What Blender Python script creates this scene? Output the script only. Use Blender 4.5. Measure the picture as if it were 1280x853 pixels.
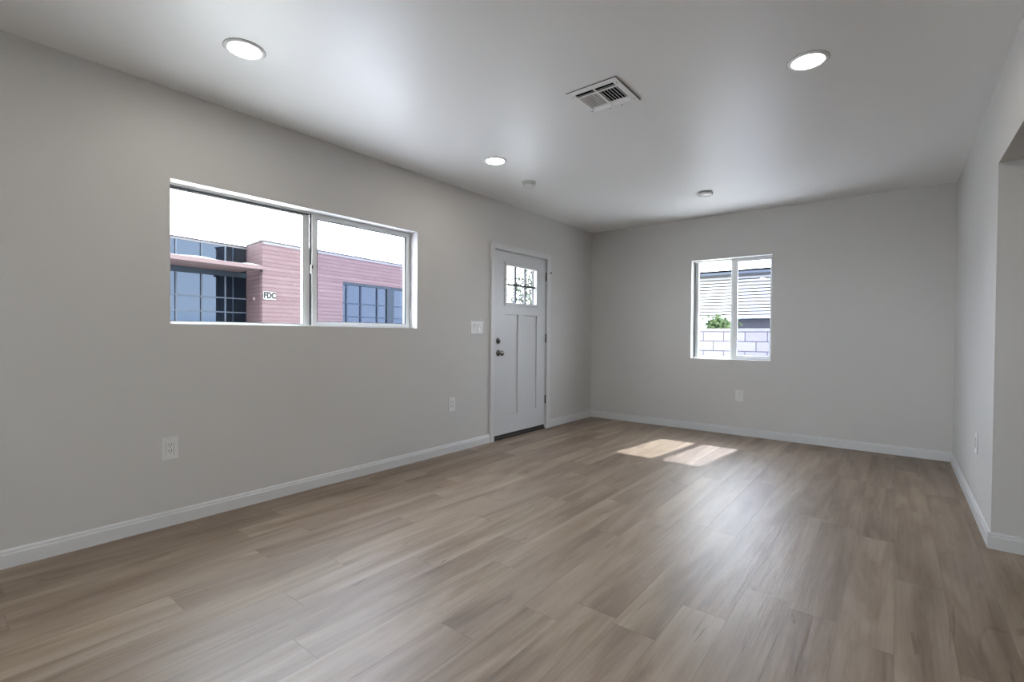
import bpy, math, random
from mathutils import Vector, Matrix
random.seed(7)
for o in list(bpy.data.objects): bpy.data.objects.remove(o, do_unlink=True)
S = bpy.context.scene; COL = S.collection

# ------------------------------------------------------------ camera
yaw, pitch, roll = 0.6706, -0.0140, 0.0075
CAM = Vector((3.3863, 0.0, 1.1588))
f = Vector((-math.sin(yaw)*math.cos(pitch), math.cos(yaw)*math.cos(pitch), math.sin(pitch)))
r = Vector((math.cos(yaw), math.sin(yaw), 0)); u = r.cross(f)
r2 = r*math.cos(roll)+u*math.sin(roll); u2 = -r*math.sin(roll)+u*math.cos(roll)
cd = bpy.data.cameras.new('camera'); cam = bpy.data.objects.new('camera', cd); COL.objects.link(cam)
M = Matrix((r2, u2, -f)).transposed().to_4x4(); M.translation = CAM; cam.matrix_world = M
cd.sensor_width = 36; cd.lens = 605.3/1280*36; cd.clip_start = .05; cd.clip_end = 500
S.camera = cam

# ------------------------------------------------------------ light and exposure
SUN = 7.5; SKY = 16.0; LAMP = 75.0
S.view_settings.view_transform = 'Standard'; S.view_settings.look = 'None'
S.view_settings.gamma = 1; S.view_settings.use_curve_mapping = False
S.view_settings.exposure = 0.24
W = bpy.data.worlds.new('world'); S.world = W; W.use_nodes = True
nt = W.node_tree; nt.nodes.clear()
wo = nt.nodes.new('ShaderNodeOutputWorld'); bg = nt.nodes.new('ShaderNodeBackground')
tc = nt.nodes.new('ShaderNodeTexCoord'); mp = nt.nodes.new('ShaderNodeMapping'); mp.inputs['Scale'].default_value = (2, 2, 6)
nz = nt.nodes.new('ShaderNodeTexNoise'); nz.inputs['Scale'].default_value = 2.2; nz.inputs['Detail'].default_value = 6
cr = nt.nodes.new('ShaderNodeValToRGB')
cr.color_ramp.elements[0].position = .33; cr.color_ramp.elements[0].color = (.58, .72, .9, 1)
cr.color_ramp.elements[1].position = .52; cr.color_ramp.elements[1].color = (.92, .96, 1, 1)
nt.links.new(tc.outputs['Generated'], mp.inputs['Vector']); nt.links.new(mp.outputs[0], nz.inputs['Vector'])
nt.links.new(nz.outputs['Fac'], cr.inputs['Fac']); nt.links.new(cr.outputs[0], bg.inputs['Color'])
bg.inputs['Strength'].default_value = SKY; nt.links.new(bg.outputs[0], wo.inputs[0])
sd = bpy.data.lights.new('sun', 'SUN'); sd.energy = SUN; sd.angle = .02; sd.color = (1, .98, .95)
so = bpy.data.objects.new('sun', sd); COL.objects.link(so); so.location = (3, 20, 20)
so.rotation_euler = Vector((-.11, -.89, -1)).to_track_quat('-Z', 'Y').to_euler()

# ------------------------------------------------------------ materials
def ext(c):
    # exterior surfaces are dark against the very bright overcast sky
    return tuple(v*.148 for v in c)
def mat(name, col, rough=.5, metal=0, spec=.5, emit=None, estr=0):
    if max(col) < .14 and not metal and rough >= .45: spec = min(spec, .06)
    m = bpy.data.materials.new(name); m.use_nodes = True
    b = m.node_tree.nodes['Principled BSDF']
    b.inputs['Base Color'].default_value = (*col, 1); b.inputs['Roughness'].default_value = rough
    b.inputs['Metallic'].default_value = metal; b.inputs['Specular IOR Level'].default_value = spec
    if emit: b.inputs['Emission Color'].default_value = (*emit, 1); b.inputs['Emission Strength'].default_value = estr
    return m
class N:
    """tiny node-building helper"""
    def __init__(s, m): s.t = m.node_tree; s.b = s.t.nodes['Principled BSDF']
    def n(s, typ, **kw):
        x = s.t.nodes.new(typ)
        for k, v in kw.items(): setattr(x, k, v)
        return x
    def put(s, x, k, v):
        if isinstance(v, bpy.types.NodeSocket): s.t.links.new(v, x.inputs[k])
        else: x.inputs[k].default_value = v
    def math(s, op, a, b=None, c=None):
        x = s.n('ShaderNodeMath', operation=op); s.put(x, 0, a)
        if b is not None: s.put(x, 1, b)
        if c is not None: s.put(x, 2, c)
        return x.outputs[0]
    def pos(s):
        g = s.n('ShaderNodeNewGeometry'); x = s.n('ShaderNodeSeparateXYZ'); s.put(x, 0, g.outputs['Position'])
        return g.outputs['Position'], x.outputs[0], x.outputs[1], x.outputs[2]
    def comb(s, a, b, c):
        x = s.n('ShaderNodeCombineXYZ'); s.put(x, 0, a); s.put(x, 1, b); s.put(x, 2, c); return x.outputs[0]
    def noise(s, vec, scale, detail=4, rough=.5, dist=0):
        x = s.n('ShaderNodeTexNoise'); s.put(x, 'Vector', vec); s.put(x, 'Scale', scale); s.put(x, 'Detail', detail)
        s.put(x, 'Roughness', rough); s.put(x, 'Distortion', dist); return x.outputs['Fac']
    def ramp(s, fac, stops):
        x = s.n('ShaderNodeValToRGB'); s.put(x, 0, fac); e = x.color_ramp.elements
        while len(e) < len(stops): e.new(.5)
        for i, (p, c) in enumerate(stops): e[i].position = p; e[i].color = (*c, 1) if len(c) == 3 else c
        return x.outputs[0]
    def mix(s, fac, a, b, mode='MIX'):
        x = s.n('ShaderNodeMix', data_type='RGBA', blend_type=mode)
        s.put(x, 0, fac); s.put(x, 6, a if isinstance(a, bpy.types.NodeSocket) else (*a, 1)); s.put(x, 7, b if isinstance(b, bpy.types.NodeSocket) else (*b, 1))
        return x.outputs[2]
    def bump(s, h, strength, dist=.002):
        x = s.n('ShaderNodeBump'); s.put(x, 'Height', h); s.put(x, 'Strength', strength); s.put(x, 'Distance', dist)
        s.t.links.new(x.outputs[0], s.b.inputs['Normal'])

def paint(name, col, rough, bump=.12, var=.03, spec=.5):
    m = mat(name, col, rough, spec=spec); k = N(m); P, x, y, z = k.pos()
    n1 = k.noise(P, 1.3, 3)
    c = k.mix(n1, tuple(v*(1-var) for v in col), tuple(min(1, v*(1+var)) for v in col))
    k.t.links.new(c, k.b.inputs['Base Color'])
    k.bump(k.noise(P, 160, 2), bump, .0008)
    return m
m_wall = paint('wall_paint', (.585, .57, .55), .55)
m_ceil = paint('ceiling_paint', (.80, .797, .79), .39, .08, .02, .68)
m_trim = paint('trim_paint', (.63, .63, .63), .35, .02, .01)
m_door = paint('door_paint', (.60, .605, .615), .38, .02, .01)
m_vinyl = paint('white_vinyl', (.80, .82, .82), .35, .01, .01)
m_plate = paint('white_plastic', (.70, .695, .68), .3, .0, .01)
m_plate2 = paint('ivory_plastic', (.78, .77, .75), .25, .0, .01)
m_black = mat('black_recess', (.012, .012, .012), .9)
m_bronze = mat('dark_bronze', (.035, .03, .028), .5, .3)
m_nickel = mat('satin_nickel', (.22, .21, .20), .2, 1)
m_hinge = mat('aged_nickel', (.12, .115, .11), .4, 1)
m_gasket = mat('dark_gasket', (.05, .055, .06), .7)
m_ventm = paint('vent_enamel', (.80, .80, .79), .35, 0, .01)
m_ring = mat('white_ring', (.9, .9, .9), .5)
m_munt = mat('dark_muntin', (.10, .10, .105), .6)
m_gap = mat('shadow_gap_grey', (.16, .16, .16), .8)  # grey stands in for the shade in gaps around ceiling fittings

def glass(name, tint):
    m = bpy.data.materials.new(name); m.use_nodes = True; t = m.node_tree; t.nodes.clear()
    o = t.nodes.new('ShaderNodeOutputMaterial'); mx = t.nodes.new('ShaderNodeMixShader')
    lw = t.nodes.new('ShaderNodeLayerWeight'); pw = t.nodes.new('ShaderNodeMath'); pw.operation = 'POWER'; pw.inputs[1].default_value = 4
    fr = t.nodes.new('ShaderNodeMath'); fr.operation = 'MULTIPLY_ADD'; fr.inputs[1].default_value = .6; fr.inputs[2].default_value = .04
    t.links.new(lw.outputs['Facing'], pw.inputs[0]); t.links.new(pw.outputs[0], fr.inputs[0])
    tr = t.nodes.new('ShaderNodeBsdfTransparent'); tr.inputs[0].default_value = (*tint, 1)
    gl = t.nodes.new('ShaderNodeBsdfGlossy'); gl.inputs['Roughness'].default_value = .02
    t.links.new(fr.outputs[0], mx.inputs[0]); t.links.new(tr.outputs[0], mx.inputs[1]); t.links.new(gl.outputs[0], mx.inputs[2])
    t.links.new(mx.outputs[0], o.inputs[0]); return m
m_glass = glass('clear_glass', (.97, .985, .99)); m_glass2 = glass('screened_glass', (.88, .90, .96))
m_lens = mat('lit_diffuser', (.9, .9, .9), .5, emit=(1, .94, .86), estr=LAMP)

def floor_mat():
    m = mat('oak_planks', (.4, .3, .22), .4); k = N(m); P, x, y, z = k.pos()
    w, L = .178, 1.22
    rx = k.math('DIVIDE', k.math('SUBTRACT', x, 3.397), w); row = k.math('FLOOR', rx); fx = k.math('FRACT', rx)
    wn = k.n('ShaderNodeTexWhiteNoise', noise_dimensions='1D'); k.put(wn, 'W', row)
    ry = k.math('ADD', k.math('DIVIDE', y, L), wn.outputs['Value']); idx = k.math('FLOOR', ry); fy = k.math('FRACT', ry)
    w2 = k.n('ShaderNodeTexWhiteNoise', noise_dimensions='2D'); k.put(w2, 'Vector', k.comb(row, idx, 0))
    rnd = w2.outputs['Value']; sep = k.n('ShaderNodeSeparateColor'); k.put(sep, 0, w2.outputs['Color'])
    off = k.math('MULTIPLY', rnd, 37.0)
    # long soft streaks, offset in each plank
    sx = k.math('ADD', k.math('MULTIPLY', x, 7.0), off); sy = k.math('ADD', k.math('MULTIPLY', y, .75), k.math('MULTIPLY', sep.outputs[1], 50.0))
    v1 = k.comb(sx, sy, off); streak = k.noise(v1, 1.15, 6, .58, .8)
    v2 = k.comb(k.math('MULTIPLY', x, 62.0), k.math('ADD', k.math('MULTIPLY', y, 1.6), off), off); fine = k.noise(v2, 1.0, 4, .65, .3)
    v3 = k.comb(k.math('ADD', k.math('MULTIPLY', x, 9.0), off), k.math('ADD', k.math('MULTIPLY', y, 1.7), off), 3.0)
    knot = k.noise(v3, 1.0, 3, .6, 1.4)
    base = k.ramp(streak, [(.28, (.190, .132, .088)), (.44, (.300, .226, .160)), (.56, (.375, .295, .222)), (.76, (.46, .378, .300))])
    tone = k.ramp(sep.outputs[0], [(0, (.62, .585, .56)), (.35, (.69, .66, .635)), (.7, (.74, .725, .695)), (1, (.83, .815, .795))])
    c = k.mix(1.0, base, tone, 'MULTIPLY')
    fcol = k.ramp(fine, [(.3, (.82, .81, .80)), (.6, (1.06, 1.06, 1.06))]); c = k.mix(1.0, c, fcol, 'MULTIPLY')
    blot = k.ramp(k.noise(k.comb(k.math('MULTIPLY', x, 3.2), k.math('MULTIPLY', y, 1.1), off), 1.3, 5, .6, .6), [(.3, (.90, .87, .87)), (.65, (1.08, 1.08, 1.07))]); c = k.mix(1.0, c, blot, 'MULTIPLY')
    # short dark checks that follow the grain
    v4 = k.comb(k.math('ADD', k.math('MULTIPLY', x, 26.0), off), k.math('ADD', k.math('MULTIPLY', y, 2.3), k.math('MULTIPLY', off, 3.0)), 7.0)
    crk = k.ramp(k.noise(v4, 1.0, 2, .5, .5), [(.735, (1, 1, 1)), (.775, (.42, .36, .32))]); c = k.mix(1.0, c, crk, 'MULTIPLY')
    kc = k.ramp(knot, [(.66, (1, 1, 1)), (.75, (.60, .53, .48))]); c = k.mix(1.0, c, kc, 'MULTIPLY')
    # seams
    ex = k.math('MINIMUM', fx, k.math('SUBTRACT', 1.0, fx)); ey = k.math('MINIMUM', fy, k.math('SUBTRACT', 1.0, fy))
    sm = k.math('MINIMUM', k.math('MULTIPLY', ex, w), k.math('MULTIPLY', ey, L))
    seam = k.math('LESS_THAN', sm, .0011)
    c = k.mix(k.math('MULTIPLY', seam, .55), c, (.10, .07, .05))
    k.t.links.new(c, k.b.inputs['Base Color'])
    rr = k.math('ADD', .37, k.math('MULTIPLY', fine, .14)); k.t.links.new(rr, k.b.inputs['Roughness'])
    h = k.math('SUBTRACT', k.math('ADD', k.math('MULTIPLY', fine, .8), k.math('MULTIPLY', streak, .4)), k.math('MULTIPLY', seam, .8))
    k.bump(h, .9, .0022)
    k.b.inputs['Specular IOR Level'].default_value = .85
    return m
m_floor = floor_mat()

# ------------------------------------------------------------ mesh helpers
class MB:
    def __init__(s): s.v = []; s.f = []; s.sm = []
    def add(s, vs, fs, smooth=False):
        o = len(s.v); s.v += [tuple(v) for v in vs]; s.f += [tuple(i+o for i in f_) for f_ in fs]; s.sm += [smooth]*len(fs); return s
    def box(s, x0, x1, y0, y1, z0, z1, rot=None, c=None):
        vs = [Vector((x, y, z)) for x in (x0, x1) for y in (y0, y1) for z in (z0, z1)]
        if rot is not None:
            c = Vector(c) if c else sum(vs, Vector())/8
            vs = [rot @ (v-c)+c for v in vs]
        return s.add(vs, [(0, 1, 3, 2), (4, 6, 7, 5), (0, 4, 5, 1), (2, 3, 7, 6), (0, 2, 6, 4), (1, 5, 7, 3)])
    def lathe(s, prof, axis='z', c=(0, 0, 0), seg=40, smooth=True, cap=True):
        """prof: list of (radius, height) along the axis"""
        vs = []; fs = []; c = Vector(c)
        for (rr, h) in prof:
            for i in range(seg):
                a = 2*math.pi*i/seg; p, q = rr*math.cos(a), rr*math.sin(a)
                vs.append(c+Vector((p, q, h) if axis == 'z' else (h, p, q) if axis == 'x' else (q, h, p)))
        n = len(prof)
        for j in range(n-1):
            for i in range(seg):
                k = (i+1) % seg; fs.append((j*seg+i, j*seg+k, (j+1)*seg+k, (j+1)*seg+i))
        s.add(vs, fs, smooth)
        if cap:
            o = len(s.v)-len(vs)
            s.f.append(tuple(o+i for i in reversed(range(seg)))); s.sm.append(False)
            s.f.append(tuple(o+(n-1)*seg+i for i in range(seg))); s.sm.append(False)
        return s
    def prism(s, prof, axis, a, b):
        """2-D outline extruded along an axis from a to b; prof in the two other axes in xyz order"""
        n = len(prof); vs = []
        for t in (a, b):
            for (p, q) in prof: vs.append({'x': (t, p, q), 'y': (p, t, q), 'z': (p, q, t)}[axis])
        fs = [(i, (i+1) % n, n+(i+1) % n, n+i) for i in range(n)]+[tuple(reversed(range(n))), tuple(range(n, 2*n))]
        return s.add(vs, fs)
    def grid(s, us, vs_, holes, t0, t1, plane):
        """slab with rectangular openings. plane 'x': u=y v=z ; 'y': u=x v=z ; 'z': u=x v=y. t = thickness axis"""
        us = sorted(set(us)); vs_ = sorted(set(vs_))
        def solid(i, j):
            if i < 0 or j < 0 or i >= len(us)-1 or j >= len(vs_)-1: return False
            cu, cv = (us[i]+us[i+1])/2, (vs_[j]+vs_[j+1])/2
            return not any(h[0] < cu < h[1] and h[2] < cv < h[3] for h in holes)
        def P(t, a, b): return {'x': (t, a, b), 'y': (a, t, b), 'z': (a, b, t)}[plane]
        for i in range(len(us)-1):
            for j in range(len(vs_)-1):
                if not solid(i, j): continue
                a, b, c, d = us[i], us[i+1], vs_[j], vs_[j+1]
                s.add([P(t0, a, c), P(t0, b, c), P(t0, b, d), P(t0, a, d)], [(0, 1, 2, 3)])
                s.add([P(t1, a, c), P(t1, a, d), P(t1, b, d), P(t1, b, c)], [(0, 1, 2, 3)])
                if not solid(i-1, j): s.add([P(t0, a, c), P(t0, a, d), P(t1, a, d), P(t1, a, c)], [(0, 1, 2, 3)])
                if not solid(i+1, j): s.add([P(t0, b, c), P(t1, b, c), P(t1, b, d), P(t0, b, d)], [(0, 1, 2, 3)])
                if not solid(i, j-1): s.add([P(t0, a, c), P(t1, a, c), P(t1, b, c), P(t0, b, c)], [(0, 1, 2, 3)])
                if not solid(i, j+1): s.add([P(t0, a, d), P(t0, b, d), P(t1, b, d), P(t1, a, d)], [(0, 1, 2, 3)])
        return s
    def slab(s, u0, u1, v0, v1, holes, t0, t1, plane):
        return s.grid([u0, u1]+[h[0] for h in holes]+[h[1] for h in holes], [v0, v1]+[h[2] for h in holes]+[h[3] for h in holes], holes, t0, t1, plane)
    def build(s, name, m, parent=None, bevel=0, seg=2, loc=None):
        me = bpy.data.meshes.new(name); me.from_pydata(s.v, [], s.f); me.materials.append(m)
        for p, q in zip(me.polygons, s.sm): p.use_smooth = q
        import bmesh
        b = bmesh.new(); b.from_mesh(me); bmesh.ops.remove_doubles(b, verts=b.verts, dist=1e-5)
        bmesh.ops.recalc_face_normals(b, faces=b.faces); b.to_mesh(me); b.free()
        o = bpy.data.objects.new(name, me); COL.objects.link(o)
        if parent: o.parent = parent
        if loc: o.location = loc
        if bevel:
            bv = o.modifiers.new('bevel', 'BEVEL'); bv.width = bevel; bv.segments = seg; bv.limit_method = 'ANGLE'; bv.angle_limit = math.radians(40)
        return o
def struct(o): o['kind'] = 'structure'; return o
def empty(name, loc, rz=0):
    o = bpy.data.objects.new(name, None); COL.objects.link(o); o.location = loc; o.rotation_euler = (0, 0, rz); o.empty_display_size = .1; return o
def tag(o, label, cat, group=None, kind=None):
    o['label'] = label; o['category'] = cat
    if group: o['group'] = group
    if kind: o['kind'] = kind
    return o
def sink(o, d): o.location = o.location+Vector(d); return o

# ------------------------------------------------------------ room dimensions
H = 2.60; YB = 6.072; XR = 3.810; YE = 3.722; T = .16
YR = -3.2; XO = 6.6; ZS = 2.112
WL = (.995, 2.888, 1.205, 2.071)       # left window y0 y1 z0 z1
DL = (3.935, 4.942, 0, 2.085)          # door opening
WB = (1.395, 2.285, .880, 2.080)       # back window x0 x1 z0 z1
WR = (2.2, 3.4, .9, 2.1)               # unseen window added behind the camera to light the room

struct(MB().box(-T, XO+T, YR-T, YB+T, -.12, 0).build('floor', m_floor))
struct(MB().box(-T, XO+T, YR-T, YB+T, H, H+.15).build('ceiling', m_ceil))
struct(MB().slab(YR-T, YB+T, 0, H, [WL, DL], -T, 0, 'x').build('wall_left', m_wall))
struct(MB().slab(0, XO, 0, H, [WB], YB, YB+T, 'y').build('wall_back', m_wall))
struct(MB().slab(YR, YB, 0, H, [(.9, YE, 0, ZS)], XR, XR+T, 'x').build('wall_right', m_wall))
struct(MB().slab(0, XO, 0, H, [WR], YR-T, YR, 'y').build('wall_rear', m_wall))
struct(MB().slab(YR-T, YB+T, 0, H, [], XO, XO+T, 'x').build('wall_side', m_wall))

# baseboards
def base_prof(d): return [(0, 0), (.014*d, 0), (.014*d, .066), (.010*d, .072), (.009*d, .082), (.003*d, .090), (0, .090)]
def base(name, axis, at, d, runs):
    mb = MB()
    for a, b in runs:
        if axis == 'y': mb.prism([(at+p, z) for p, z in base_prof(d)], 'y', a, b)
        else: mb.prism([(at+p, z) for p, z in base_prof(d)], 'x', a, b)
    return struct(mb.build(name, m_trim))
base('baseboard_left', 'y', 0, 1, [(YR, 3.887), (5.012, YB)])
base('baseboard_back', 'x', YB, -1, [(0, XR), (XR+T, XO)])
base('baseboard_right', 'y', XR, -1, [(YR, .9), (YE-.0125, YB)])
base('baseboard_jamb', 'x', YE, -1, [(XR-.0141, XR+T)])
base('baseboard_rear', 'x', YR, 1, [(0, XR)])
base('baseboard_side', 'y', XO, -1, [(YR, YB)])

# ------------------------------------------------------------ left window (two-pane slider), plane x=-.10
def left_window():
    y0, y1, z0, z1 = WL; w = struct(empty('window_1', (0, y0, z0)))
    Y, Z = y1-y0, z1-z0
    # outer frame (local: x depth, y along, z up)
    MB().slab(0, Y, 0, Z, [(.012, Y-.012, .012, Z-.012)], -.155, -.100, 'x').build('window_frame', m_vinyl, w, .002)
    yc = 1.938-y0
    MB().slab(.012, yc-.006, .012, Z-.012, [(.030, 1.880-y0, .022, Z-.030)], -.150, -.122, 'x').build('fixed_sash', m_vinyl, w, .002)
    MB().slab(yc+.004, Y-.012, .010, Z-.010, [(1.984-y0, 2.832-y0, .042, Z-.046)], -.128, -.096, 'x').build('sliding_sash', m_vinyl, w, .003)
    MB().slab(.012, yc-.012, Z-.0215, Z-.0175, [], -.121, -.104, 'x').build('head_track', m_gasket, w)
    MB().slab(.028, 1.883-y0, .020, Z-.028, [(.0305, 1.880-y0, .0225, Z-.0305)], -.1215, -.120, 'x').build('gasket', m_gasket, w)
    MB().slab(1.982-y0, 2.834-y0, .040, Z-.044, [(1.985-y0, 2.831-y0, .043, Z-.047)], -.110, -.0945, 'x').build('gasket', m_gasket, w)
    MB().slab(.030, 1.880-y0, .022, Z-.030, [], -.138, -.134, 'x').build('window_pane', m_glass, w)
    MB().slab(1.984-y0, 2.832-y0, .042, Z-.046, [], -.116, -.112, 'x').build('window_pane', m_glass2, w)
    MB().slab(yc-.006, yc-.002, .012, Z-.012, [], -.121, -.100, 'x').build('stile_seam', m_gasket, w)
    l = MB().box(-.100, -.080, 1.925-y0, 1.943-y0, .400, .470).build('window_latch', m_plate, w, .005, 3)
    MB().box(-.081, -.079, 1.932-y0, 1.940-y0, .440, .464).build('latch_slot', m_black, l)
left_window()
# ------------------------------------------------------------ back window
def back_window():
    x0, x1, z0, z1 = WB; w = struct(empty('window_2', (x0, YB, z0))); X, Z = x1-x0, z1-z0
    MB().slab(0, X, 0, Z, [(.014, X-.014, .014, Z-.014)], .080, .140, 'y').build('window_frame', m_vinyl, w, .002)
    MB().slab(.016, .485, .016, Z-.014, [(.055, .432, .028, Z-.022)], .108, .135, 'y').build('fixed_sash', m_vinyl, w, .002)
    MB().slab(.452, X-.013, .010, Z-.010, [(.511, .862, .046, Z-.044)], .076, .106, 'y').build('sliding_sash', m_vinyl, w, .003)
    MB().slab(.014, .020, .014, Z-.014, [], .078, .100, 'y').build('gasket', m_gasket, w)
    MB().slab(.506, .866, .042, Z-.040, [(.511, .8635, .0445, Z-.0425)], .0745, .080, 'y').build('gasket', m_gasket, w)
    MB().slab(.055, .432, .028, Z-.022, [], .121, .125, 'y').build('window_pane', m_glass, w)
    MB().slab(.511, .862, .046, Z-.044, [], .090, .094, 'y').build('window_pane', m_glass2, w)
    MB().box(.468, .486, .062, .0765, .575, .625).build('window_latch', m_plate, w, .004, 3)
back_window()
def added_rear_window(n, x0, x1, z0, z1):
    w = struct(empty(n, (x0, YR, z0))); X, Z = x1-x0, z1-z0
    MB().slab(0, X, 0, Z, [(.04, X/2-.02, .04, Z-.04), (X/2+.02, X-.04, .04, Z-.04)], -.14, -.08, 'y').build('window_frame', m_vinyl, w, .002)
    MB().slab(.04, X-.04, .04, Z-.04, [], -.115, -.111, 'y').build('window_pane', m_glass, w)
added_rear_window('added_window', *WR)  # out of view, put in to let more daylight into the room

# ------------------------------------------------------------ entry door
def entry_door():
    D = struct(empty('door_1', (0, 3.954, 0)))
    a, b, zb, zt = .0, .971, .052, 2.070
    y = lambda v: v-3.954
    lite = (y(4.150), y(4.738), 1.500, 1.932); p1 = (y(4.153), y(4.383), .265, 1.378); p2 = (y(4.503), y(4.750), .265, 1.378)
    MB().slab(a, b, zb, zt, [lite, p1, p2], -.045, -.002, 'x').build('door_slab', m_door, D, .0015)
    for p in (p1, p2): MB().box(-.036, -.017, p[0]-.001, p[1]+.001, p[2]-.001, p[3]+.001).build('door_panel', m_door, D)
    lf = MB().slab(lite[0]-.022, lite[1]+.022, lite[2]-.022, lite[3]+.022, [(lite[0]+.012, lite[1]-.012, lite[2]+.012, lite[3]-.012)], -.050, .010, 'x').build('lite_frame', m_door, D, .004)
    q0, q1 = lite[0]+.012, lite[1]-.012
    for t in (1/3, 2/3):
        c = q0+(q1-q0)*t; MB().box(-.040, -.012, c-.011, c+.011, lite[2]+.012, lite[3]-.012).build('muntin', m_munt, lf)
    MB().box(-.0395, -.0125, q0, q1, 1.705, 1.725).build('muntin', m_munt, lf)
    MB().box(-.038, -.022, q1-.030, q1-.018, lite[2]+.012, lite[3]-.012).build('glass_spacer', m_munt, lf)
    MB().box(-.029, -.025, q0, q1, lite[2]+.012, lite[3]-.012).build('lite_glass', m_glass, D)
    # hardware
    db = MB().lathe([(.033, 0), (.033, .006), (.029, .011), (.019, .013)], 'x', (-.002, y(4.026), 1.085), 32).build('deadbolt', m_nickel, D)
    MB().box(.010, .028, y(4.021), y(4.031), 1.066, 1.104).build('thumb_turn', m_nickel, db, .003)
    ro = MB().lathe([(.035, 0), (.035, .005), (.028, .010), (.013, .013), (.012, .036)], 'x', (-.002, y(4.030), .953), 32).build('knob_rosette', m_nickel, D)
    MB().lathe([(.012, .030), (.021, .036), (.028, .044), (.030, .054), (.026, .063), (.015, .068), (.002, .069)], 'x', (0, y(4.030), .953), 32).build('door_knob', m_nickel, ro)
    for z in (1.865, 1.112, .362):
        h = MB().lathe([(.0075, -.052), (.0075, .052)], 'z', (.006, y(4.930), z), 16)
        for q in (-.020, .016): h.lathe([(.0082, q), (.0082, q+.004)], 'z', (.006, y(4.930), z), 16)
        h.box(-.001, .002, y(4.925), y(4.936), z-.050, z+.050)
        hh = h.build('hinge', m_hinge, D)
        if z > 1.8:
            s = MB().box(-.001+.005, .010, y(4.930), y(4.985), z+.050, z+.056).lathe([(.004, 0), (.004, .030)], 'x', (.006, y(4.985), z+.053), 12)
            s.lathe([(.008, .030), (.009, .034), (.006, .040)], 'x', (.006, y(4.985), z+.053), 14).build('hinge_pin_stop', m_nickel, hh)
    MB().box(-.040, -.006, a+.002, b-.002, .026, .052).build('door_sweep', m_bronze, D)
    MB().box(-.150, .004, y(3.9525), y(4.9275), 0, .022).build('threshold', m_bronze, D, .003)
    # jamb and stops: top-level trim
    y0, y1, _, z1 = DL
    j = MB().box(-T, 0, y0, y0+.0165, 0, z1).box(-T, 0, y1-.014, y1, 0, z1).box(-T, 0, y0+.0165, y1-.014, z1-.012, z1)
    j.box(-.062, -.047, y0+.0165, y0+.030, 0, z1-.012).box(-.062, -.047, y1-.028, y1-.014, 0, z1-.012).box(-.062, -.047, y0+.030, y1-.028, z1-.026, z1-.012)
    struct(j.build('trim_1', m_trim))
    c = MB()
    c.box(0, .022, 3.887, 3.945, 0, 2.142).box(0, .022, 4.934, 5.012, 0, 2.142).box(0, .022, 3.945, 4.934, 2.078, 2.142)
    struct(c.build('trim_2', m_trim, None, .002))
entry_door()

# ------------------------------------------------------------ wall plates (local: x out of wall, y across, z up)
def plate(name, loc, rz, w, h, label, cat, kind, group=None):
    t = tag(empty(name, loc, rz), label, cat, group)
    MB().prism([(0, -h/2), (.003, -h/2), (.0065, -h/2+.006), (.0065, h/2-.006), (.003, h/2), (0, h/2)], 'y', -w/2, w/2).v
    n = 2 if kind == 'switch' else 1; rw, rh = (.036, .070) if kind == 'outlet' else (.037, .072)
    cs = [0] if n == 1 else [-.033, .033]
    MB().slab(-w/2, w/2, -h/2, h/2, [(c-rw/2-.001, c+rw/2+.001, -rh/2-.001, rh/2+.001) for c in cs], 0, .0065, 'x').build('cover_plate', m_plate, t, .002, 2)
    for c in cs:
        if kind == 'switch':
            s = 1 if c < 0 else -1
            MB().prism([(.001, -rh/2), (.0075+.003*(s < 0), -rh/2), (.0062, 0), (.0075+.003*(s > 0), rh/2), (.001, rh/2)], 'y', c-rw/2, c+rw/2).build('rocker', m_plate2, t)
        else:
            rc = MB().box(.001, .0085, c-rw/2, c+rw/2, -rh/2, rh/2).build('receptacle', m_plate2, t, .0015)
            for k in (-.018, .018):
                MB().box(.0082, .0088, -.0085, -.0055, k+.001, k+.010).box(.0082, .0088, .0055, .0085, k+.001, k+.0115).lathe([(.0028, .0082), (.0028, .0088)], 'x', (0, 0, k-.0075), 12, False).build('socket_slots', m_black, rc)
    return t
plate('wall_outlet', (0, .990, .463), 0, .086, .132, 'white wall outlet low on the left wall under the wide window', 'outlet', 'outlet')
plate('wall_outlet', (0, 3.330, .470), 0, .086, .132, 'white wall outlet low on the wall just left of the door', 'outlet', 'outlet')
plate('wall_outlet', (1.963, YB, .463), -math.pi/2, .086, .132, 'white wall outlet on the back wall below the small window', 'outlet', 'outlet')
plate('wall_outlet', (XR, 4.36, .47), math.pi, .086, .132, 'white wall outlet on the narrow right wall, seen edge-on', 'outlet', 'outlet')
plate('light_switch', (0, 3.680, 1.223), 0, .185, .130, 'white double rocker light switch beside the door', 'light switch', 'switch')

# ------------------------------------------------------------ recessed lights
def downlight(x, y, label, src=None):
    t = tag(empty('recessed_light', (x, y, H)), label, 'ceiling light', 'round recessed ceiling lights')
    if src is None:
        MB().lathe([(.072, -.003), (.076, -.0075), (.086, -.0075), (.095, -.0025), (.095, 0), (.072, 0)], 'z', seg=64, cap=False).build('light_trim', m_ring, t)
        MB().lathe([(.078, -.0015), (.0968, -.0015), (.0968, 0), (.078, 0)], 'z', seg=64, cap=False).build('shadow_ring', m_gap, t)
        MB().lathe([(.0735, -.005), (.0735, -.002)], 'z', seg=64, smooth=False).build('diffuser', m_lens, t)
    else:
        for ch in src.children:
            c = ch.copy(); COL.objects.link(c); c.parent = t
    return t
L0 = downlight(.765, 1.095, 'lit round recessed light nearest the upper left, above the wide window')
downlight(.755, 3.075, 'small lit round recessed light farthest away, towards the door', L0)
downlight(3.004, 2.953, 'lit round recessed light at the right, near the right wall', L0)
for (x, y) in ((3.0, .9), (.76, -.9), (3.0, -.9), (5.3, 1.5)): downlight(x, y, 'extra round recessed light, unseen, added to light the room', L0)  # added lamps, all out of view, that brighten the room

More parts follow.
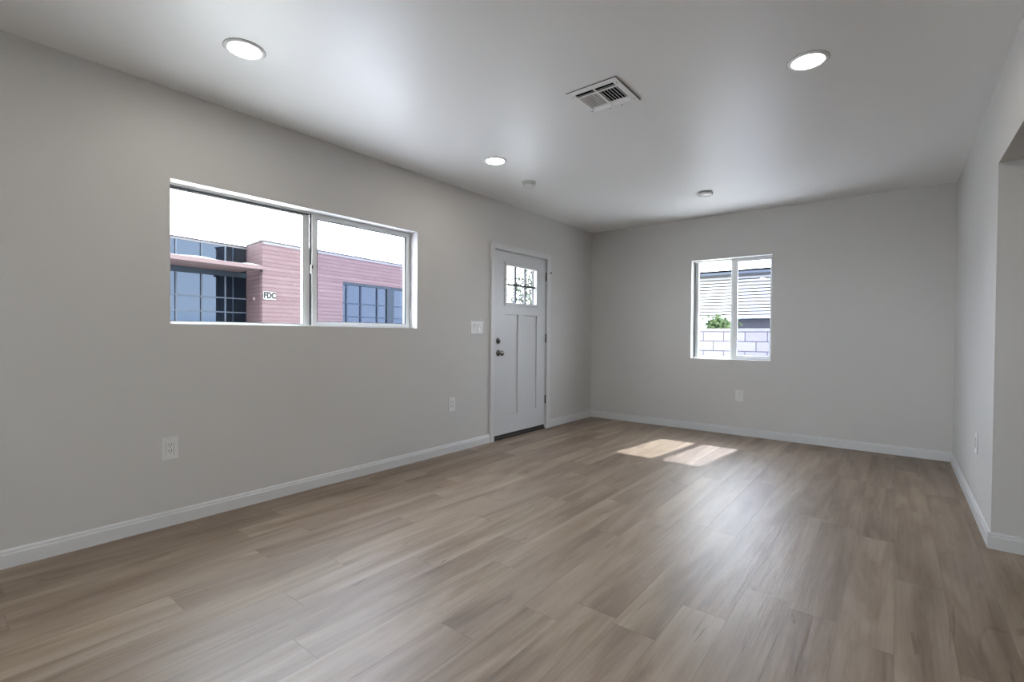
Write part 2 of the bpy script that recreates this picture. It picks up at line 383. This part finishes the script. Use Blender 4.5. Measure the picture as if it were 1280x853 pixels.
# ------------------------------------------------------------ ceiling air register
def register():
    x0, x1, y0, y1 = 1.822, 2.142, 2.478, 2.808
    t = tag(empty('air_vent', ((x0+x1)/2, (y0+y1)/2, H)), 'square white ceiling air vent with louvres facing four ways', 'air vent')
    W2, L2 = (x1-x0)/2, (y1-y0)/2
    i = .036; c = .006
    bands = [(-L2+i, -L2+i+.042), (-L2+i+.054, L2-i-.054), (L2-i-.042, L2-i)]
    holes = [(a, b, *bd) for (a, b) in ((-W2+i, -c), (c, W2-i)) for bd in bands]
    MB().slab(-W2, W2, -L2, L2, holes, -.010, -.004, 'z').build('vent_frame', m_ventm, t, .0015)
    MB().slab(-W2-.002, W2+.0035, -L2-.002, L2+.001, [(-W2+.02, W2-.02, -L2+.02, L2-.02)], -.005, 0, 'z').build('vent_shadow_rim', m_gap, t)  # grey rim paints the shadow line around the vent
    MB().box(-W2+.021, W2-.021, -L2+.021, L2-.021, -.0012, 0).build('duct_dark_plate', m_black, t)  # black plate in place of a hole, for the duct's darkness
    def slat(cx, cy, lx, ly, tilt, axis):
        R = Matrix.Rotation(tilt, 3, axis)
        return MB().box(cx-lx/2, cx+lx/2, cy-ly/2, cy+ly/2, -.0075, -.0067, R).build('louvre', m_ventm, t)
    n = 6
    for side, (a, b) in enumerate(((-W2+i, -c), (c, W2-i))):
        for k in range(n):
            xx = a+(b-a)*(k+.5)/n; bd = bands[1]
            slat(xx, (bd[0]+bd[1])/2, .0125, bd[1]-bd[0], math.radians(-38 if side == 0 else 38), 'Y')
        for bi, tl in ((0, 40), (2, 40)):
            bd = bands[bi]
            for k in range(1): slat((a+b)/2, bd[0]+(bd[1]-bd[0])*(.62 if bi == 0 else .45), b-a, .027, math.radians(tl if bi == 0 else -tl), 'X')
    for sx, sy in ((-W2+.018, -L2+.05), (-W2+.018, L2-.05), (W2-.018, -L2+.05), (W2-.018, L2-.05), (-.03, L2-.018), (.05, L2-.018)):
        MB().lathe([(.004, -.0115), (.004, -.0095)], 'z', (sx, sy, 0), 12).build('screw', m_hinge, t)
register()

# ------------------------------------------------------------ detectors
t = tag(empty('smoke_detector', (.640, 3.705, H)), 'small drum-shaped grey-white smoke detector between the far light and the door', 'smoke detector')
MB().lathe([(.066, 0), (.066, -.014), (.063, -.016)], 'z', seg=40).build('detector_base', m_plate, t)
MB().lathe([(.056, -.016), (.056, -.030), (.060, -.031), (.060, -.038), (.050, -.047), (.020, -.050), (.001, -.050)], 'z', seg=40).build('detector_body', m_plate, t)
t = tag(empty('smoke_detector', (1.855, 5.045, H)), 'flat round white detector on the ceiling near the back window', 'smoke detector')
MB().lathe([(.062, 0), (.062, -.010)], 'z', seg=48).build('detector_base', m_gap, t)  # base coloured grey as the shade behind the disc
MB().lathe([(.072, -.010), (.076, -.014), (.074, -.022), (.060, -.030), (.001, -.031)], 'z', seg=48).build('detector_body', m_plate, t)

# ============================================================ OUTSIDE
def ground_mat():
    m = mat('pale_concrete', (.42, .41, .39), .9); k = N(m); P, x, y, z = k.pos()
    k.t.links.new(k.mix(k.noise(P, .8, 6), (.42, .415, .40), (.52, .515, .50)), k.b.inputs['Base Color']); return m
m_ground = ground_mat()
struct(MB().box(-90, 60, -70, 90, -.6, -.13).build('ground', m_ground))

def brick_mat(name, c1, c2, mortar, bh=.30, axis_u='local'):
    m = mat(name, c1, .9, spec=.05); k = N(m)
    tcn = k.n('ShaderNodeTexCoord'); sp = k.n('ShaderNodeSeparateXYZ'); k.put(sp, 0, tcn.outputs['Object'])
    zz = k.math('DIVIDE', sp.outputs[2], bh); rz = k.math('FLOOR', zz); fz = k.math('FRACT', zz)
    uu = k.math('ADD', k.math('DIVIDE', k.math('ADD', sp.outputs[0], sp.outputs[1]), bh*2), k.math('MULTIPLY', k.math('MODULO', rz, 2.0), .5)); iu = k.math('FLOOR', uu)
    wn = k.n('ShaderNodeTexWhiteNoise', noise_dimensions='2D'); k.put(wn, 'Vector', k.comb(iu, rz, 0))
    w1 = k.n('ShaderNodeTexWhiteNoise', noise_dimensions='1D'); k.put(w1, 'W', rz)
    v = k.math('ADD', k.math('MULTIPLY', wn.outputs['Value'], .35), k.math('MULTIPLY', w1.outputs['Value'], .65))
    c = k.mix(v, c1, c2)
    j = k.math('LESS_THAN', fz, .22); c = k.mix(k.math('MULTIPLY', j, .65), c, mortar)
    k.t.links.new(c, k.b.inputs['Base Color']); return m
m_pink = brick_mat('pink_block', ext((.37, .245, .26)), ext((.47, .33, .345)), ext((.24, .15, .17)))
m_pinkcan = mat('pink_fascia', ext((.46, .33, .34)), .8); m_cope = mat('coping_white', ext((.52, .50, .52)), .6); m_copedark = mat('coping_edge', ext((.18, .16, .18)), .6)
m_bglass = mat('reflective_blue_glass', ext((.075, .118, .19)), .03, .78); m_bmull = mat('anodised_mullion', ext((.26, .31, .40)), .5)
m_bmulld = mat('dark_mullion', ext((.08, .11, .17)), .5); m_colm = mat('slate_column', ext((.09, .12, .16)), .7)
m_roofw = mat('roof_and_glare_white', ext((.80, .80, .81)), .7); m_white = mat('sign_white', ext((.9, .88, .88)), .6); m_ink = mat('sign_grey', ext((.05, .05, .05)), .7)

def office():
    B = tag(empty('office_building', (-32.086, 16.018, -.13), math.radians(96.97)), 'pink block office building with blue glass walls seen through the wide left window', 'building')
    g = .13; ZT = 7.66+g; S1 = 22.
    # wing wall with strip window opening; wing runs s 0..22, depth 0..14
    win = (7.0, 20.0, 1.9+g, 5.46+g)
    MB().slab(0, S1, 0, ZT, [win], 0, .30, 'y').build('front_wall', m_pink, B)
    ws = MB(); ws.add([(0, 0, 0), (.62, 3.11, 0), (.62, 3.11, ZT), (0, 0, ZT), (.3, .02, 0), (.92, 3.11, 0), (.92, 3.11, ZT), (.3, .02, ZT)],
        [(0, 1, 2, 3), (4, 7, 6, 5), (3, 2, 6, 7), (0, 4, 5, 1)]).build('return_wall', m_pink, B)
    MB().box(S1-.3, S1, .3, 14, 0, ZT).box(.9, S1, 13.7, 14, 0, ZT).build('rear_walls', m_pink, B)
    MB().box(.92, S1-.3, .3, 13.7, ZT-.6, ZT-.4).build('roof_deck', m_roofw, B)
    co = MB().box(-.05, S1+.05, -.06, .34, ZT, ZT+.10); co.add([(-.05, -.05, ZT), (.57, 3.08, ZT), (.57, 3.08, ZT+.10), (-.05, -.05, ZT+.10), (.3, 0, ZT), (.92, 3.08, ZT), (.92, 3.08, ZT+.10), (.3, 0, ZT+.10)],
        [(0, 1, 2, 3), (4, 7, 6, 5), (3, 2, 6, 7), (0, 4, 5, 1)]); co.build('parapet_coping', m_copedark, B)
    MB().box(0.02, S1, -.035, 0, ZT-.17, ZT).build('coping_trim', m_cope, B)
    # strip window
    w = MB().box(win[0], win[1], .16, .20, win[2], win[3]).build('window', m_bglass, B)
    s = 7.49; xs = [7.49, 9.02, 10.9, 12.45, 14.4, 15.9, 17.4, 18.9]
    for x in xs: MB().box(x-.07, x+.07, .08, .17, win[2], win[3]).build('mullion', m_bmulld, w)
    for z in (2.55, 3.68): MB().box(win[0], win[1], .10, .17, z+g-.05, z+g+.05).build('transom', m_bmulld, w)
    MB().box(win[0], win[1], .02, .17, win[3]-.22, win[3]).build('window_head', m_colm, w)
    for x in (12.05, 18.2): MB().box(x, x+.85, .03, .17, win[2], win[3]-.22).build('column', m_colm, B)
    MB().box(win[0], win[1], -.03, .17, win[2]-.12, win[2]).build('window_sill', m_cope, w)
    # recessed glass front
    s0 = -14.; d = 3.11
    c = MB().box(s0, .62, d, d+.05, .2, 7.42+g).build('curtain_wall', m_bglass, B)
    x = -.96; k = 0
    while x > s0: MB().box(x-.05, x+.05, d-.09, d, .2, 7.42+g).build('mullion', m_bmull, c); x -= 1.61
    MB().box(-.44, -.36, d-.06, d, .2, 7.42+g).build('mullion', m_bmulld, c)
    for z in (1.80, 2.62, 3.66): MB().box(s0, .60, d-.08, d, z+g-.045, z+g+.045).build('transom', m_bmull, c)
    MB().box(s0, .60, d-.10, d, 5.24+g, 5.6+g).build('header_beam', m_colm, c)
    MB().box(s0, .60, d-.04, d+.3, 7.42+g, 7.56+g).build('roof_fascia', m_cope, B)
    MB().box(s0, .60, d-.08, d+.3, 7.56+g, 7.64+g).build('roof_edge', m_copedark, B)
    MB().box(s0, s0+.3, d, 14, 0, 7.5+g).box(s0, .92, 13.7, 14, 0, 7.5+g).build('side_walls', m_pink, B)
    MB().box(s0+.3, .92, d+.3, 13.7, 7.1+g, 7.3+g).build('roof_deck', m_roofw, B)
    # canopy
    cn = MB().box(s0, -.05, -.2, d-.1, 5.62+g, 5.88+g).build('canopy', m_pinkcan, B)
    wv = MB(); pts = []
    n = 60
    for i in range(n+1):
        q = s0+(-.15-s0)*i/n; h = .07+.075*math.sin((q+4.9)*1.75)+.05*math.sin(q*.9+1.0)
        pts.append((q, max(.02, h)*min(1, (-.1-q)*.9)))
    vs = [(q, -.15, 5.88+g) for q, h in pts]+[(q, -.10, 5.88+g+h) for q, h in pts]+[(q, d-.15, 5.88+g+h*1.1) for q, h in pts]
    m_ = n+1; wv.add(vs, [(i, i+1, m_+i+1, m_+i) for i in range(n)]+[(m_+i, m_+i+1, 2*m_+i+1, 2*m_+i) for i in range(n)], True); wv.build('canopy_glare_strip', m_roofw, cn)  # white wavy strip stands in for sky glare above the canopy
    MB().box(-.12, -.02, -.10, .04, 5.45+g, 5.75+g).build('canopy_bracket', m_ink, cn)
    # sign
    sg = MB().box(.05, 1.0, -.06, 0, 3.52+g, 4.10+g).build('fdc_sign', m_white, B, .01)
    cu = bpy.data.curves.new('letters', 'FONT'); cu.body = 'FDC'; cu.size = .60; cu.extrude = .012; cu.align_x = 'CENTER'; cu.align_y = 'CENTER'; cu.offset = .018; cu.space_character = 1.05
    tmp = bpy.data.objects.new('tmp', cu); COL.objects.link(tmp); bpy.context.view_layer.update()
    me = bpy.data.meshes.new_from_object(tmp.evaluated_get(bpy.context.evaluated_depsgraph_get())); bpy.data.objects.remove(tmp)
    me.materials.clear(); me.materials.append(m_ink)
    le = bpy.data.objects.new('letters', me); COL.objects.link(le); le.parent = sg; le.rotation_euler = (math.pi/2, 0, 0); le.location = (.525, -.072, 3.81+g); le.scale = (.78, 1, 1)
    be = MB().lathe([(.16, 0), (.14, -.04), (.08, -.09), (.01, -.1)], 'y', (0, 0, 0), 20).build('alarm_bell', mat('pale_bell', ext((.6, .45, .45)), .5), B)
    be.location = (.27, 1.45, 3.62+g); be.rotation_euler = (0, 0, math.radians(-79))
    MB().box(-3.59, -3.54, d+.3, d+.35, 7.3+g, 8.1+g).box(-3.62, -3.40, d+.3, d+.35, 8.1+g, 8.16+g).build('roof_antenna', m_ink, B)
office()

m_bounce = mat('bounce_white', (.82, .81, .79), .9, spec=.1)
k_ = N(m_bounce); P_, x_, y_, z_ = k_.pos(); k_.t.links.new(k_.mix(k_.noise(P_, 3, 5), (.84, .835, .82), (.90, .895, .88)), k_.b.inputs['Base Color'])
struct(MB().box(-4, 8, YB+T, 9.5, -.13, -.10).build('bounce_slab', m_bounce))  # unseen pale slab, added to bounce daylight up to the ceiling
# --- block wall and neighbour beyond the back window
def cmu():
    m = mat('white_block', (.08, .08, .09), .9, spec=.05); k = N(m); P, x, y, z = k.pos()
    zz = k.math('DIVIDE', k.math('SUBTRACT', z, 1.057), .178); rz = k.math('FLOOR', zz); fz = k.math('FRACT', zz)
    par = k.math('ABSOLUTE', k.math('MODULO', rz, 2.0))
    uu = k.math('ADD', k.math('DIVIDE', k.math('SUBTRACT', x, .508), .366), k.math('MULTIPLY', par, .5)); fu = k.math('FRACT', uu); iu = k.math('FLOOR', uu)
    wn = k.n('ShaderNodeTexWhiteNoise', noise_dimensions='2D'); k.put(wn, 'Vector', k.comb(iu, rz, 0))
    c = k.mix(wn.outputs['Value'], ext((.66, .62, .68)), ext((.74, .71, .76)))
    e = k.math('MINIMUM', k.math('MULTIPLY', k.math('MINIMUM', fu, k.math('SUBTRACT', 1.0, fu)), .366), k.math('MULTIPLY', k.math('MINIMUM', fz, k.math('SUBTRACT', 1.0, fz)), .178))
    c = k.mix(k.math('LESS_THAN', e, .0080), c, ext((.20, .18, .24))); k.t.links.new(c, k.b.inputs['Base Color']); return m
t = tag(empty('garden_wall', (1.5, 9.5, -.13)), 'low white block garden wall outside the small back window', 'wall')
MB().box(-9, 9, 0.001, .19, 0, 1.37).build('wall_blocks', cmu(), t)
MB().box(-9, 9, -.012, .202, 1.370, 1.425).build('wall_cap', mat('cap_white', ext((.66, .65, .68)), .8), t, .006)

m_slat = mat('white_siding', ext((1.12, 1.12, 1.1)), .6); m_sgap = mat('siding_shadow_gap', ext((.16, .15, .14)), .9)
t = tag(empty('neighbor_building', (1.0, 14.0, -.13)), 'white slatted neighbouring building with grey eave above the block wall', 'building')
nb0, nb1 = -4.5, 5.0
MB().box(nb0, nb1, .03, .08, 1.78, 2.90).build('siding_shadow_back', m_sgap, t)  # dark backing stands in for the shadow lines between slats
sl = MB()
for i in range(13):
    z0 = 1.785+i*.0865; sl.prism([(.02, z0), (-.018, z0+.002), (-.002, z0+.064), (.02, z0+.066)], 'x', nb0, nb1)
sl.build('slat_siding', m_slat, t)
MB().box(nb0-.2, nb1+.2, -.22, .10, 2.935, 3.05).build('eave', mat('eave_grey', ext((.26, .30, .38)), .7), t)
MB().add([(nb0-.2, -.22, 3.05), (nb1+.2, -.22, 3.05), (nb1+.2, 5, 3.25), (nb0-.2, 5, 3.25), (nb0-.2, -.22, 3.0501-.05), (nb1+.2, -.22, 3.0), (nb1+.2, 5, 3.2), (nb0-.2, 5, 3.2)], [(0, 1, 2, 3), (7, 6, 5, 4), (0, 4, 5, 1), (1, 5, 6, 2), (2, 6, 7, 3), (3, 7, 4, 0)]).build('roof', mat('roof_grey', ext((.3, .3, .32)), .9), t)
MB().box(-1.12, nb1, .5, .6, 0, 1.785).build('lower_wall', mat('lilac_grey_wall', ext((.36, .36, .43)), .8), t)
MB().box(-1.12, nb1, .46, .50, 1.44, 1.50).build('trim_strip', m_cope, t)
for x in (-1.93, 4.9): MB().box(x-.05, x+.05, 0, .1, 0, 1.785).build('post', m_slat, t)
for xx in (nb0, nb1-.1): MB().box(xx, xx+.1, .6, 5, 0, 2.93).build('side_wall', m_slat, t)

# --- plants
def leaf_mat(name, a, b):
    a, b = ext(a), ext(b)
    m = mat(name, a, .6); k = N(m); oi = k.n('ShaderNodeNewGeometry'); k.t.links.new(k.mix(oi.outputs['Random Per Island'], a, b), k.b.inputs['Base Color']); return m
m_leaf = leaf_mat('leaf_green', (.12, .22, .07), (.36, .50, .22)); m_bark = mat('bark', ext((.16, .12, .09)), .9)
def tree(name, loc, rad, hgt, trunk, n, leaf, label, mleaf, seed, squash=1.0, shell=.3):
    R = random.Random(seed); t = tag(empty(name, loc), label, 'tree' if trunk > .8 else 'bush'); br = MB()
    def tube(p, q, r0, r1):
        d = (q-p).normalized(); a = d.orthogonal().normalized(); b = d.cross(a); vs = []
        for c, rr in ((p, r0), (q, r1)):
            for i in range(7): g_ = 2*math.pi*i/7; vs.append(c+a*rr*math.cos(g_)+b*rr*math.sin(g_))
        br.add(vs, [(i, (i+1) % 7, 7+(i+1) % 7, 7+i) for i in range(7)], True)
    tube(Vector((0, 0, 0)), Vector((0, 0, trunk)), rad*.07, rad*.05); c0 = Vector((0, 0, hgt-rad*squash)); tips = []
    for i in range(16):
        a = i*2.4; e = R.uniform(.1, 1.3); q = c0+Vector((math.cos(a)*math.cos(e), math.sin(a)*math.cos(e), math.sin(e)*squash-.2))*rad*R.uniform(.6, .9)
        s = Vector((0, 0, trunk*R.uniform(.7, 1))); mdl = s.lerp(q, .5)+Vector((0, 0, .1*rad)); tube(s, mdl, rad*.035, rad*.022); tube(mdl, q, rad*.022, rad*.008); tips += [q, mdl.lerp(q, .6)]
    br.build('branches', m_bark, t)
    lf = MB()
    for i in range(n):
        c = R.choice(tips)+Vector((R.gauss(0, 1), R.gauss(0, 1), R.gauss(0, .8)))*rad*shell
        a = Vector((R.uniform(-1, 1), R.uniform(-1, 1), R.uniform(-.4, 1))).normalized(); b = a.orthogonal().normalized(); l = leaf*R.uniform(.6, 1.3)
        cc = a.cross(b)*l*.12
        lf.add([c-a*l, c+b*l*.45+cc, c+a*l, c-b*l*.45+cc], [(0, 1, 2), (0, 2, 3)])
    lf.build('foliage', mleaf, t); return t
tree('street_tree', (-7.2, 14.6, -.13), 1.45, 4.3, 1.7, 1500, .075, 'loose leafy tree seen through the small panes of the entry door', leaf_mat('leaf_pale', (.30, .36, .26), (.5, .56, .46)), 5, 1.1, .26)
tree('garden_bush', (.06, 12.2, -.13), .36, 1.74, .5, 2200, .05, 'green leafy bush behind the white block garden wall', m_leaf, 9, .9, .3)
tree('garden_tree', (-7.5, 22, -.13), 2.0, 3.4, 1.2, 2200, .14, 'pale green hedge tree far behind the white block garden wall', m_leaf, 12, .8, .3)
